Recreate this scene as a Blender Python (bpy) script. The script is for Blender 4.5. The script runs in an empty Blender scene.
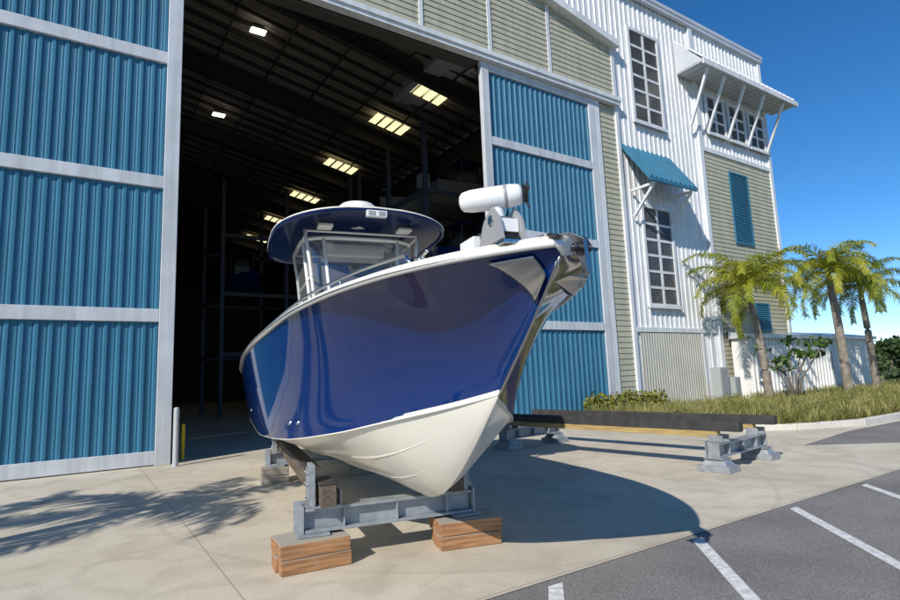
import bpy, math, random
import numpy as np
from mathutils import Vector, Matrix
random.seed(7); rng=np.random.default_rng(7)
SC=bpy.context.scene; COL=SC.collection
SC.view_settings.view_transform='Standard'; SC.view_settings.look='None'; SC.view_settings.exposure=0

# ---------------------------------------------------------------- materials
def mat(name,col,rough=.6,metal=0,spec=.5,coat=0,noise=0,nscale=5,bump=0,bscale=40,col2=None,emit=None,detail=6):
    m=bpy.data.materials.new(name);m.use_nodes=True;n=m.node_tree.nodes;l=m.node_tree.links
    b=n['Principled BSDF']
    b.inputs['Base Color'].default_value=(*col,1);b.inputs['Roughness'].default_value=rough
    b.inputs['Metallic'].default_value=metal
    b.inputs['Specular IOR Level'].default_value=spec
    b.inputs['Coat Weight'].default_value=coat
    if coat: b.inputs['Coat Roughness'].default_value=.03
    geo=n.new('ShaderNodeNewGeometry')
    if noise or col2:
        t=n.new('ShaderNodeTexNoise');t.inputs['Scale'].default_value=nscale;t.inputs['Detail'].default_value=detail
        l.new(geo.outputs['Position'],t.inputs['Vector'])
        mx=n.new('ShaderNodeMix');mx.data_type='RGBA'
        rp=n.new('ShaderNodeMapRange');rp.inputs[1].default_value=.35;rp.inputs[2].default_value=.65
        l.new(t.outputs['Fac'],rp.inputs[0]);l.new(rp.outputs[0],mx.inputs[0])
        c2=col2 if col2 else tuple(max(0,c*(1-noise)) for c in col)
        mx.inputs[6].default_value=(*col,1);mx.inputs[7].default_value=(*c2,1)
        l.new(mx.outputs[2],b.inputs['Base Color'])
    if bump:
        t=n.new('ShaderNodeTexNoise');t.inputs['Scale'].default_value=bscale;t.inputs['Detail'].default_value=5
        l.new(geo.outputs['Position'],t.inputs['Vector'])
        bp=n.new('ShaderNodeBump');bp.inputs['Strength'].default_value=bump;bp.inputs['Distance'].default_value=.02
        l.new(t.outputs['Fac'],bp.inputs['Height']);l.new(bp.outputs[0],b.inputs['Normal'])
    if emit:
        b.inputs['Emission Color'].default_value=(*emit[:3],1);b.inputs['Emission Strength'].default_value=emit[3]
    return m
def streaks(m,amt=.25):
    """vertical rain streaks multiplied on the base colour"""
    n=m.node_tree.nodes;l=m.node_tree.links;b=n['Principled BSDF'];g=n.new('ShaderNodeNewGeometry')
    mp=n.new('ShaderNodeMapping');mp.inputs['Scale'].default_value=(5,5,.22);l.new(g.outputs['Position'],mp.inputs[0])
    t=n.new('ShaderNodeTexNoise');t.inputs['Scale'].default_value=1.3;t.inputs['Detail'].default_value=7;l.new(mp.outputs[0],t.inputs['Vector'])
    r=n.new('ShaderNodeMapRange');r.inputs[1].default_value=.35;r.inputs[2].default_value=.6;r.inputs[3].default_value=1-amt;r.inputs[4].default_value=1.03;l.new(t.outputs['Fac'],r.inputs[0])
    mx=n.new('ShaderNodeMix');mx.data_type='RGBA';mx.blend_type='MULTIPLY';mx.inputs[0].default_value=1
    lk=b.inputs['Base Color'].links
    if lk: l.new(lk[0].from_socket,mx.inputs[6])
    else: mx.inputs[6].default_value=b.inputs['Base Color'].default_value
    l.new(r.outputs[0],mx.inputs[7]);l.new(mx.outputs[2],b.inputs['Base Color'])

M={}
M['teal']=mat('teal_metal',(.040,.172,.275),.55,spec=.35,nscale=1.1,col2=(.034,.155,.25));streaks(M['teal'],.12)
M['white']=mat('white_metal',(.70,.715,.72),.42,col2=(.63,.645,.655),nscale=1.4);streaks(M['white'],.12)
M['galv']=mat('galvalume',(.62,.64,.66),.4,col2=(.54,.56,.58),nscale=.9,metal=.25)
M['frame']=mat('door_frame',(.58,.60,.62),.45,col2=(.51,.53,.55),nscale=2);streaks(M['frame'],.14)
M['beige']=mat('beige_siding',(.45,.43,.32),.6,col2=(.40,.385,.29),nscale=1.2);streaks(M['beige'],.10)
M['beigemetal']=mat('beige_ribbed',(.44,.43,.37),.5,col2=(.39,.38,.33),nscale=1.2)
M['glass']=mat('window_glass',(.085,.088,.09),.3,col2=(.12,.12,.12),nscale=1.7)
M['steel_dark']=mat('dark_steel',(.06,.055,.05),.7)
M['deck_roof']=mat('roof_deck',(.27,.24,.20),.6)
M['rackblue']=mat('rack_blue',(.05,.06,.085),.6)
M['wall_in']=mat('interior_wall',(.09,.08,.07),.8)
M['sky_panel']=mat('skylight',(.8,.75,.5),.5,emit=(1,.86,.5,1.2))
M['lamp']=mat('lamp',(.9,.9,.85),.5,emit=(1,.95,.8,5))
M['navy']=mat('navy_gelcoat',(.0035,.024,.125),.05,spec=.5)
M['navy2']=mat('navy_canopy',(.003,.017,.085),.16,spec=.4)
M['boatwhite']=mat('white_gelcoat',(.80,.78,.73),.22,coat=.5)
M['storedboat']=mat('grey_gelcoat',(.15,.148,.142),.5)  # one even grey for the stored boats, much darker than white_gelcoat
M['bottom']=mat('bottom_gelcoat',(.84,.80,.70),.3,coat=.3,col2=(.78,.74,.64),nscale=2.2)
M['cream']=mat('cream_cap',(.74,.70,.60),.4)
M['chrome']=mat('stainless',(.58,.58,.58),.12,metal=1)
M['plate']=mat('brushed_dark_stainless',(.46,.46,.46),.2,metal=1)
M['chrome2']=mat('satin_stainless',(.48,.48,.48),.24,metal=1)
M['black']=mat('black_plastic',(.015,.015,.017),.35)
M['greyplastic']=mat('grey_plastic',(.3,.3,.31),.4)
M['motorwhite']=mat('motor_white',(.8,.8,.8),.25,coat=.4)
M['galvstand']=mat('galvanised_stand',(.38,.40,.42),.5,metal=.4,col2=(.27,.29,.31),nscale=9,bump=.15)
M['darkbeam']=mat('weathered_beam',(.050,.048,.047),.8,col2=(.028,.027,.027),nscale=6,bump=.3)
M['yellow']=mat('safety_yellow',(.7,.5,.02),.5)
M['leafp']=mat('palm_leaf',(.21,.26,.02),.5,col2=(.42,.41,.035),nscale=.9)
M['leafp2']=mat('palm_leaf_green',(.13,.20,.02),.5,col2=(.30,.32,.03),nscale=.9)
M['trunk']=mat('palm_trunk',(.28,.24,.19),.9,col2=(.17,.14,.11),nscale=6,bump=.4,bscale=20)
M['shaft']=mat('palm_crownshaft',(.20,.24,.05),.5)
M['bark']=mat('bark',(.15,.12,.09),.9)
M['leafd']=mat('dark_leaf',(.05,.11,.02),.5,col2=(.11,.19,.03),nscale=2)
M['leaff']=mat('far_leaf',(.035,.07,.02),.7,col2=(.08,.12,.03),nscale=.5)
M['hedge']=mat('hedge_leaf',(.16,.18,.03),.6,col2=(.30,.27,.04),nscale=3)
M['grass']=mat('tuft_grass',(.21,.23,.055),.7,col2=(.44,.39,.15),nscale=1.1)
M['soil']=mat('soil',(.15,.15,.06),.95,col2=(.24,.21,.09),nscale=3)
M['kerb']=mat('kerb_concrete',(.62,.59,.52),.85,col2=(.52,.49,.43),nscale=3)
M['paint']=mat('road_paint',(.78,.77,.74),.7,col2=(.48,.48,.47),nscale=16,detail=12)
M['shed']=mat('shed_metal',(.80,.785,.74),.5,col2=(.72,.705,.66),nscale=1);streaks(M['shed'],.10)
M['box']=mat('utility_box',(.35,.38,.36),.5)
M['post']=mat('grey_post',(.40,.42,.42),.55)
for k in ('leafp','leafp2','leafd','hedge','grass','leaff'):
    m=M[k];n=m.node_tree.nodes;l=m.node_tree.links;b=n['Principled BSDF'];o=n['Material Output']
    t=n.new('ShaderNodeBsdfTranslucent');src=b.inputs['Base Color'].links[0].from_socket;l.new(src,t.inputs[0])
    ms=n.new('ShaderNodeMixShader');ms.inputs[0].default_value=.35;l.new(b.outputs[0],ms.inputs[1]);l.new(t.outputs[0],ms.inputs[2]);l.new(ms.outputs[0],o.inputs[0])
def clear(name,tint=(.90,.93,.95),f=.20):
    m=bpy.data.materials.new(name);m.use_nodes=True;n=m.node_tree.nodes;l=m.node_tree.links;n.remove(n['Principled BSDF'])
    t=n.new('ShaderNodeBsdfTransparent');t.inputs[0].default_value=(*tint,1);g=n.new('ShaderNodeBsdfGlossy');g.inputs['Roughness'].default_value=.06
    d=n.new('ShaderNodeBsdfDiffuse');d.inputs[0].default_value=(.8,.8,.8,1)
    ms=n.new('ShaderNodeMixShader');ms.inputs[0].default_value=f;l.new(t.outputs[0],ms.inputs[1]);l.new(g.outputs[0],ms.inputs[2])
    m2=n.new('ShaderNodeMixShader');m2.inputs[0].default_value=.10;l.new(ms.outputs[0],m2.inputs[1]);l.new(d.outputs[0],m2.inputs[2]);l.new(m2.outputs[0],n['Material Output'].inputs[0]);return m
M['clear']=clear('clear_vinyl')
def timber(name,c1,c2,top=None):
    m=mat(name,c1,.85);n=m.node_tree.nodes;l=m.node_tree.links;b=n['Principled BSDF']
    tc=n.new('ShaderNodeTexCoord');mp=n.new('ShaderNodeMapping');mp.inputs['Scale'].default_value=(2,14,26)
    t=n.new('ShaderNodeTexNoise');t.inputs['Scale'].default_value=1.5;t.inputs['Detail'].default_value=8
    l.new(tc.outputs['Object'],mp.inputs[0]);l.new(mp.outputs[0],t.inputs['Vector'])
    r=n.new('ShaderNodeValToRGB');r.color_ramp.elements[0].position=.35;r.color_ramp.elements[1].position=.65
    r.color_ramp.elements[0].color=(*c1,1);r.color_ramp.elements[1].color=(*c2,1)
    l.new(t.outputs['Fac'],r.inputs[0]);out=r.outputs[0]
    if top:
        g=n.new('ShaderNodeNewGeometry');s=n.new('ShaderNodeSeparateXYZ');l.new(g.outputs['Normal'],s.inputs[0])
        t2=n.new('ShaderNodeTexNoise');t2.inputs['Scale'].default_value=9;t2.inputs['Detail'].default_value=6;l.new(g.outputs['Position'],t2.inputs['Vector'])
        ad=n.new('ShaderNodeMath');ad.operation='ADD';l.new(s.outputs[2],ad.inputs[0]);l.new(t2.outputs['Fac'],ad.inputs[1])
        mr=n.new('ShaderNodeMapRange');mr.inputs[1].default_value=.60;mr.inputs[2].default_value=1.2;l.new(ad.outputs[0],mr.inputs[0])
        mx=n.new('ShaderNodeMix');mx.data_type='RGBA';l.new(mr.outputs[0],mx.inputs[0]);l.new(out,mx.inputs[6]);mx.inputs[7].default_value=(*top,1);out=mx.outputs[2]
    l.new(out,b.inputs['Base Color'])
    bp=n.new('ShaderNodeBump');bp.inputs['Strength'].default_value=.4;bp.inputs['Distance'].default_value=.01;l.new(t.outputs['Fac'],bp.inputs['Height']);l.new(bp.outputs[0],b.inputs['Normal'])
    return m
M['timber']=timber('timber_orange',(.42,.21,.09),(.22,.11,.05),top=(.34,.31,.26))
M['timbergrey']=timber('timber_grey',(.38,.33,.27),(.22,.19,.15))
M['timberdark']=timber('timber_dark',(.15,.11,.075),(.07,.055,.045))
M['timbertan']=timber('timber_tan',(.46,.33,.13),(.28,.20,.08))
def concrete():
    m=mat('apron_concrete',(.4,.4,.4),.85);n=m.node_tree.nodes;l=m.node_tree.links;b=n['Principled BSDF']
    g=n.new('ShaderNodeNewGeometry')
    def noise(s,d,dist=0):
        t=n.new('ShaderNodeTexNoise');t.inputs['Scale'].default_value=s;t.inputs['Detail'].default_value=d;t.inputs['Distortion'].default_value=dist;l.new(g.outputs['Position'],t.inputs['Vector']);return t.outputs['Fac']
    r=n.new('ShaderNodeValToRGB');e=r.color_ramp.elements;e[0].position=.3;e[0].color=(.53,.465,.355,1);e[1].position=.68;e[1].color=(.66,.60,.485,1)
    l.new(noise(.35,9,.4),r.inputs[0])
    r2=n.new('ShaderNodeValToRGB');e=r2.color_ramp.elements;e[0].position=.30;e[0].color=(.76,.75,.73,1);e[1].position=.55;e[1].color=(1,1,1,1)
    l.new(noise(1.9,12,1.0),r2.inputs[0])
    mx=n.new('ShaderNodeMix');mx.data_type='RGBA';mx.blend_type='MULTIPLY';mx.inputs[0].default_value=.8
    l.new(r.outputs[0],mx.inputs[6]);l.new(r2.outputs[0],mx.inputs[7])
    r3=n.new('ShaderNodeMapRange');r3.inputs[1].default_value=.3;r3.inputs[2].default_value=.7;r3.inputs[3].default_value=.82;r3.inputs[4].default_value=1.06
    l.new(noise(55,4),r3.inputs[0])
    mx2=n.new('ShaderNodeMix');mx2.data_type='RGBA';mx2.blend_type='MULTIPLY';mx2.inputs[0].default_value=1
    l.new(mx.outputs[2],mx2.inputs[6]);l.new(r3.outputs[0],mx2.inputs[7])
    s=n.new('ShaderNodeSeparateXYZ');l.new(g.outputs['Position'],s.inputs[0])
    def joint(sock,off,per,wd=.008):
        a=n.new('ShaderNodeMath');a.operation='ADD';a.inputs[1].default_value=off;l.new(sock,a.inputs[0])
        p=n.new('ShaderNodeMath');p.operation='PINGPONG';p.inputs[1].default_value=per/2;l.new(a.outputs[0],p.inputs[0])
        c=n.new('ShaderNodeMath');c.operation='LESS_THAN';c.inputs[1].default_value=wd;l.new(p.outputs[0],c.inputs[0]);return c.outputs[0]
    ad=n.new('ShaderNodeMath');ad.operation='MAXIMUM';l.new(joint(s.outputs[0],-1.1,4.6),ad.inputs[0]);l.new(joint(s.outputs[1],-3.5,4.9),ad.inputs[1])
    vm=n.new('ShaderNodeVectorMath');vm.operation='DISTANCE';vm.inputs[1].default_value=(5.2,7.6,0);l.new(g.outputs['Position'],vm.inputs[0])
    def arc(rad,wd):
        a=n.new('ShaderNodeMath');a.operation='SUBTRACT';a.inputs[1].default_value=rad;l.new(vm.outputs['Value'],a.inputs[0])
        c=n.new('ShaderNodeMath');c.operation='ABSOLUTE';l.new(a.outputs[0],c.inputs[0])
        d=n.new('ShaderNodeMapRange');d.inputs[1].default_value=wd*.5;d.inputs[2].default_value=wd;d.inputs[3].default_value=1;d.inputs[4].default_value=0;l.new(c.outputs[0],d.inputs[0]);return d.outputs[0]
    am=n.new('ShaderNodeMath');am.operation='MAXIMUM';l.new(arc(4.35,.05),am.inputs[0]);l.new(arc(6.2,.14),am.inputs[1])
    an=n.new('ShaderNodeMath');an.operation='MULTIPLY';l.new(am.outputs[0],an.inputs[0]);l.new(noise(4,6),an.inputs[1])
    af=n.new('ShaderNodeMath');af.operation='MULTIPLY';af.inputs[1].default_value=.35;l.new(an.outputs[0],af.inputs[0])
    mf=n.new('ShaderNodeMath');mf.operation='MULTIPLY';mf.inputs[1].default_value=.6;l.new(ad.outputs[0],mf.inputs[0])
    mg=n.new('ShaderNodeMath');mg.operation='MAXIMUM';l.new(mf.outputs[0],mg.inputs[0]);l.new(af.outputs[0],mg.inputs[1])
    mx3=n.new('ShaderNodeMix');mx3.data_type='RGBA';l.new(mg.outputs[0],mx3.inputs[0]);l.new(mx2.outputs[2],mx3.inputs[6]);mx3.inputs[7].default_value=(.25,.22,.18,1)
    l.new(mx3.outputs[2],b.inputs['Base Color'])
    bp=n.new('ShaderNodeBump');bp.inputs['Strength'].default_value=.25;bp.inputs['Distance'].default_value=.006;l.new(noise(90,4),bp.inputs['Height']);l.new(bp.outputs[0],b.inputs['Normal'])
    return m
M['concrete']=concrete()
def asphalt():
    m=mat('asphalt',(.1,.1,.1),.95,spec=.2);n=m.node_tree.nodes;l=m.node_tree.links;b=n['Principled BSDF'];g=n.new('ShaderNodeNewGeometry')
    t=n.new('ShaderNodeTexNoise');t.inputs['Scale'].default_value=110;t.inputs['Detail'].default_value=3;l.new(g.outputs['Position'],t.inputs['Vector'])
    t2=n.new('ShaderNodeTexNoise');t2.inputs['Scale'].default_value=.9;t2.inputs['Detail'].default_value=8;l.new(g.outputs['Position'],t2.inputs['Vector'])
    r=n.new('ShaderNodeValToRGB');e=r.color_ramp.elements;e[0].position=.35;e[0].color=(.13,.125,.118,1);e[1].position=.70;e[1].color=(.33,.315,.295,1);l.new(t.outputs['Fac'],r.inputs[0])
    r2=n.new('ShaderNodeMapRange');r2.inputs[1].default_value=.3;r2.inputs[2].default_value=.7;r2.inputs[3].default_value=.78;r2.inputs[4].default_value=1.1;l.new(t2.outputs['Fac'],r2.inputs[0])
    mx=n.new('ShaderNodeMix');mx.data_type='RGBA';mx.blend_type='MULTIPLY';mx.inputs[0].default_value=1;l.new(r.outputs[0],mx.inputs[6]);l.new(r2.outputs[0],mx.inputs[7])
    l.new(mx.outputs[2],b.inputs['Base Color'])
    bp=n.new('ShaderNodeBump');bp.inputs['Strength'].default_value=.5;bp.inputs['Distance'].default_value=.006;l.new(t.outputs['Fac'],bp.inputs['Height']);l.new(bp.outputs[0],b.inputs['Normal'])
    return m
M['asphalt']=asphalt()

# ---------------------------------------------------------------- mesh builder
class B:
    def __init__(s): s.v=[];s.f=[];s.mi=[];s.ms=[]
    def m(s,k):
        if k not in s.ms: s.ms.append(k)
        return s.ms.index(k)
    def add(s,vs,fs,k):
        o=len(s.v);s.v+= [tuple(v) for v in vs];i=s.m(k)
        for f in fs: s.f.append(tuple(o+a for a in f));s.mi.append(i)
        return s
    def box(s,x0,x1,y0,y1,z0,z1,k):
        vs=[(x,y,z) for z in (z0,z1) for y in (y0,y1) for x in (x0,x1)]
        return s.add(vs,[(0,2,3,1),(4,5,7,6),(0,1,5,4),(2,6,7,3),(0,4,6,2),(1,3,7,5)],k)
    def obox(s,a,b,w,h,k,upv=(0,0,1)):
        a=Vector(a);b=Vector(b);d=(b-a).normalized();u=Vector(upv);r=d.cross(u)
        if r.length<1e-4: r=Vector((1,0,0))
        r.normalize();u=r.cross(d)
        vs=[p+r*(i*w/2)+u*(j*h/2) for p in (a,b) for i,j in ((-1,-1),(1,-1),(1,1),(-1,1))]
        return s.add(vs,[(0,1,2,3)[::-1],(4,5,6,7),(0,1,5,4),(1,2,6,5),(2,3,7,6),(3,0,4,7)],k)
    def cyl(s,a,b,r0,r1=None,k='white',n=12,cap=True):
        a=Vector(a);b=Vector(b);r1=r0 if r1 is None else r1;d=(b-a).normalized()
        u=d.orthogonal().normalized();w=d.cross(u);vs=[]
        for p,r in ((a,r0),(b,r1)):
            for i in range(n):
                t=2*math.pi*i/n;vs.append(p+u*(r*math.cos(t))+w*(r*math.sin(t)))
        fs=[(i,(i+1)%n,n+(i+1)%n,n+i) for i in range(n)]
        if cap: fs+=[tuple(range(n))[::-1],tuple(range(n,2*n))]
        return s.add(vs,fs,k)
    def tube(s,pts,rad,k,n=10,closed=False):
        pts=[Vector(p) for p in pts];vs=[];N=len(pts)
        rr=rad if hasattr(rad,'__len__') else [rad]*N
        for i,p in enumerate(pts):
            d=(pts[(i+1)%N if closed else min(i+1,N-1)]-pts[(i-1)%N if closed else max(i-1,0)]).normalized()
            u=d.cross(Vector((0,0,1)))
            if u.length<.05: u=d.cross(Vector((0,1,0)))
            u.normalize();w=d.cross(u)
            for j in range(n):
                t=2*math.pi*j/n;vs.append(p+u*(rr[i]*math.cos(t))+w*(rr[i]*math.sin(t)))
        fs=[]
        for i in range(N if closed else N-1):
            for j in range(n):
                a=i*n;b=((i+1)%N)*n;fs.append((a+j,a+(j+1)%n,b+(j+1)%n,b+j))
        if not closed: fs+=[tuple(range(n))[::-1],tuple(range((N-1)*n,N*n))]
        return s.add(vs,fs,k)
    def grid(s,rows,k,flip=False):
        n=len(rows[0]);vs=[v for r in rows for v in r];fs=[]
        for i in range(len(rows)-1):
            for j in range(n-1):
                q=(i*n+j,i*n+j+1,(i+1)*n+j+1,(i+1)*n+j);fs.append(q[::-1] if flip else q)
        return s.add(vs,fs,k)
    def poly(s,pts,k): return s.add(pts,[tuple(range(len(pts)))],k)
    def ell(s,c,r,k,n=16,mm=10,zmin=-1):
        rows=[]
        for i in range(mm+1):
            ph=-math.pi/2+math.pi*i/mm
            z=max(math.sin(ph),zmin)
            rows.append([(c[0]+r[0]*math.cos(ph)*math.cos(2*math.pi*j/n),c[1]+r[1]*math.cos(ph)*math.sin(2*math.pi*j/n),c[2]+r[2]*z) for j in range(n+1)])
        return s.grid(rows,k)
    def obj(s,name,parent=None,smooth=False,bevel=0,loc=None,rot=None,weld=False,**kw):
        me=bpy.data.meshes.new(name);me.from_pydata(s.v,[],s.f)
        for k in s.ms: me.materials.append(M[k])
        me.polygons.foreach_set('material_index',s.mi)
        if smooth: me.polygons.foreach_set('use_smooth',[True]*len(s.f))
        me.update()
        o=bpy.data.objects.new(name,me);COL.objects.link(o)
        if weld:
            w=o.modifiers.new('w','WELD');w.merge_threshold=.0005
        if bevel:
            bv=o.modifiers.new('b','BEVEL');bv.width=bevel;bv.segments=2;bv.limit_method='ANGLE'
        if parent: o.parent=parent
        if loc: o.location=loc
        if rot is not None: o.rotation_euler=(0,0,rot)
        for a,b in kw.items(): o[a]=b
        return o
def smooth_angle(o,deg=35):
    me=o.data
    me.polygons.foreach_set('use_smooth',[True]*len(me.polygons))
    try: me.set_sharp_from_angle(angle=math.radians(deg))
    except Exception: pass
    return o
def empty(name,loc,rot=0,label=None,category=None,group=None):
    e=bpy.data.objects.new(name,None);COL.objects.link(e);e.location=loc;e.rotation_euler=(0,0,rot)
    e.empty_display_size=.3
    if label:e['label']=label
    if category:e['category']=category
    if group:e['group']=group
    return e
def copy_thing(root,loc,rot=None,scale=None,label=None):
    r=root.copy();COL.objects.link(r);r.location=loc
    if rot is not None:r.rotation_euler=(0,0,rot)
    if scale:r.scale=(scale,)*3
    if label:r['label']=label
    def rec(src,dst):
        for c in src.children:
            d=c.copy();COL.objects.link(d);d.parent=dst;rec(c,d)
    rec(root,r);return r

# ---------------------------------------------------------------- camera
f,yaw,pit,rol=557.2,math.radians(33.60),math.radians(7.83),math.radians(-2.2)
fw=Vector((math.sin(yaw)*math.cos(pit),math.cos(yaw)*math.cos(pit),math.sin(pit)))
rt=Vector((math.cos(yaw),-math.sin(yaw),0));up=rt.cross(fw)
r2=rt*math.cos(rol)+up*math.sin(rol);u2=-rt*math.sin(rol)+up*math.cos(rol)
cam=bpy.data.cameras.new('camera');co=bpy.data.objects.new('camera',cam);COL.objects.link(co)
cam.sensor_width=36;cam.lens=f/900*36;cam.clip_start=.05;cam.clip_end=3000
mw=Matrix(((r2.x,u2.x,-fw.x,0),(r2.y,u2.y,-fw.y,0),(r2.z,u2.z,-fw.z,1.6),(0,0,0,1)))
co.matrix_world=mw;SC.camera=co

# ---------------------------------------------------------------- light
SUND=Vector((.905,.425,0)).normalized();EL=math.radians(35)
trav=Vector((SUND.x*math.cos(EL),SUND.y*math.cos(EL),-math.sin(EL)))
sl=bpy.data.lights.new('sun','SUN');sl.energy=5.0;sl.angle=math.radians(.5);sl.color=(1,.95,.87)
so=bpy.data.objects.new('sun',sl);COL.objects.link(so);so.rotation_euler=trav.to_track_quat('-Z','Y').to_euler();so.location=(-10,-5,20)
w=bpy.data.worlds.new('World');SC.world=w;w.use_nodes=True;n=w.node_tree.nodes
sk=n.new('ShaderNodeTexSky');sk.sky_type='NISHITA';sk.sun_disc=False;sk.sun_elevation=EL
sk.sun_rotation=math.atan2(-SUND.x,-SUND.y)%(2*math.pi);sk.air_density=.75;sk.dust_density=.0;sk.ozone_density=4.0
hs=n.new('ShaderNodeHueSaturation');hs.inputs['Saturation'].default_value=1.25
w.node_tree.links.new(sk.outputs[0],hs.inputs['Color']);w.node_tree.links.new(hs.outputs[0],n['Background'].inputs[0]);n['Background'].inputs[1].default_value=.15

# ---------------------------------------------------------------- ground
g=B();g.poly([(-900,-900,-.02),(900,-900,-.02),(900,900,-.02),(-900,900,-.02)],'soil');g.obj('ground',kind='structure')
g=B();g.poly([(-60,3.46,0),(60,3.46,0),(60,13.4,0),(-60,13.4,0)],'concrete');g.obj('concrete_apron',kind='structure')
g=B();g.poly([(-60,-40,-.004),(60,-40,-.004),(60,3.46,-.004),(-60,3.46,-.004)],'asphalt');g.obj('parking_lot',kind='structure')
g=B();g.poly([(11.9,5.6,.004),(13.4,4.5,.004),(60,4.5,.004),(60,6.0,.004),(15.0,6.0,.004)],'asphalt');g.obj('access_road',kind='structure')
g=B();g.box(-26,17,13.4,60,-.3,.002,'concrete');g.obj('hangar_floor',kind='structure')
g=B()
dx,dy=-.68,-.73
for x0 in (-2.3,-.5,1.3,3.10,4.92,6.74,8.6,10.4,12.2,14,15.8):
    a=Vector((x0,3.36,0.0));b=a+Vector((dx,dy,0))*6.5;nx=Vector((.075,0,0))
    g.poly([a-nx,b-nx,b+nx,a+nx],'paint')
g.obj('parking_line_markings',kind='structure')

bed=[(13.0,12.9),(13.0,9.2),(13.5,8.0),(14.6,7.0),(16.4,6.3),(60,6.3),(60,13.35),(13,13.35)]
g=B();g.poly([(x,y,.06) for x,y in bed],'soil');g.obj('planting_bed_soil',kind='structure')
kp=bed[:6]
g=B()
for i in range(len(kp)-1):
    a=Vector((*kp[i],.07));b=Vector((*kp[i+1],.07));g.obox(a,b,.2,.16,'kerb')
g.obj('kerb',kind='structure',bevel=.02)
def inbed(x,y):
    pts=bed;c=False;j=len(pts)-1
    for i in range(len(pts)):
        if (pts[i][1]>y)!=(pts[j][1]>y) and x<(pts[j][0]-pts[i][0])*(y-pts[i][1])/(pts[j][1]-pts[i][1])+pts[i][0]: c=not c
        j=i
    return c
g=B();vs=[];fs=[]
cnt=0
while cnt<2000:
    x=13+abs(rng.random()**1.4)*26;y=6.6+rng.random()*5.6
    if not inbed(x,y) : continue
    cnt+=1;h0=.24+.34*rng.random()**1.4
    for k in range(28):
        a=rng.random()*6.283;r=rng.random()*.10;h=h0*(.6+.6*rng.random());le=.12+.30*rng.random()
        bx,by=x+r*math.cos(a),y+r*math.sin(a);px,py=-math.sin(a)*.008,math.cos(a)*.008
        o=len(vs);vs+=[(bx-px,by-py,.06),(bx+px,by+py,.06),(bx+math.cos(a)*le*.5+px,by+math.sin(a)*le*.5+py,.06+h*.78),(bx+math.cos(a)*le,by+math.sin(a)*le,.06+h*.92),(bx+math.cos(a)*le*.5-px,by+math.sin(a)*le*.5-py,.06+h*.78)]
        fs+=[(o,o+1,o+2,o+4),(o+4,o+2,o+3)]
g.add(vs,fs,'grass');g.obj('ornamental_grass',kind='stuff')

# ---------------------------------------------------------------- building
Y=13.4
bld=empty('boat_storage_building',(6,13.4,0),label='large metal boat storage building with teal sliding doors',category='building')
def P(b,name,**kw):
    par=kw.pop('parent',bld);o=b.obj(name,**kw);o.parent=par
    t=Vector((0,0,0));q=par
    while q: t+=q.location;q=q.parent
    o.location=-t;return o
def ribbed(b,x0,x1,z0,z1,y,k,pitch=.3,d=.035,rib=.07):
    prof=[(x0,0)]
    nn=int((x1-x0)/pitch);off=((x1-x0)-nn*pitch)/2
    for i in range(nn+1):
        c=x0+off+i*pitch
        for ddx,dd in ((-rib/2-.02,0),(-rib/2+.004,-d),(rib/2-.004,-d),(rib/2+.02,0)):
            prof.append((min(max(c+ddx,x0),x1),dd))
        if i<nn:
            for q in (.36,.64):
                c2=c+pitch*q
                for ddx,dd in ((-.012,0),(0,-.008),(.012,0)): prof.append((min(max(c2+ddx,x0),x1),dd))
    prof.append((x1,0))
    b.grid([[(px,y+dd,z0) for px,dd in prof],[(px,y+dd,z1) for px,dd in prof]],k);return b
def siding(b,x0,x1,z0,z1,y,k,e=.2):
    z=z0
    while z<z1-.01:
        zz=min(z+e,z1);xr=x1(z) if callable(x1) else x1;xr2=x1(zz) if callable(x1) else x1
        if xr2<=x0+.02 : break
        b.add([(x0,y-.028,z),(xr,y-.028,z),(xr2,y-.004,zz),(x0,y-.004,zz),(x0,y-.004,z),(xr,y-.004,z)],[(0,1,2,3),(4,5,1,0)],k)
        z=zz
    return b
def door(x0,x1,ztop,label):
    e=empty('hangar_door',(0,0,0));e.parent=bld;e.location=-bld.location
    if label:e['label']=label
    fr=B();pn=B()
    yf=Y-.06
    pw=.30
    zs=[0.02,3.0,5.98,8.95,ztop]
    fr.box(x0,x0+pw,yf,Y+.1,.0,ztop,'frame');fr.box(x1-pw,x1,yf,Y+.1,0,ztop,'frame')
    for i,z in enumerate(zs):
        a,bb=(z,z+.28) if i<4 else (z-.28,z)
        fr.box(x0+pw,x1-pw,yf+.01,Y+.1,a,bb,'frame')
    for i in range(4):
        ribbed(pn,x0+pw,x1-pw,zs[i]+.27,(zs[i+1] if i<3 else zs[i+1]-.27),Y+.035,'teal',pitch=.23,rib=.06,d=.032)
    o=fr.obj('door_frame');o.parent=e
    bv=o.modifiers.new('b','BEVEL');bv.width=.008;bv.segments=1
    o=pn.obj('door_panel');o.parent=e
    return e
door(-3.62,1.66,11.75,None)
door(10.42,15.70,11.75,None)
door(-9.0,-3.72,11.75,None)
rake=lambda x:14.35+.2*(16.95-x)
g=B()
xr=lambda z:min(16.9,16.95-(z-14.35)/.2)
siding(g,-2,xr,12.02,17.2,Y-.02,'beige')
P(g,'siding_wall')
g=B();siding(g,15.98,16.9,0,11.72,Y+.02,'beige')
P(g,'siding_wall')
g=B();g.poly([(-26,Y+.05,12.02),(16.9,Y+.05,12.02),(16.9,Y+.05,14.3),(-5,Y+.05,18.7),(-26,Y+.05,14.4)],'beige');P(g,'gable_wall')
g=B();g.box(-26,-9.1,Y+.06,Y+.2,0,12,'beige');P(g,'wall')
g=B()
g.box(-9.2,17.05,Y-.22,Y+.04,11.76,12.02,'white')
g.box(-9.2,17.08,Y-.27,Y-.22,11.9,12.06,'white')
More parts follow.
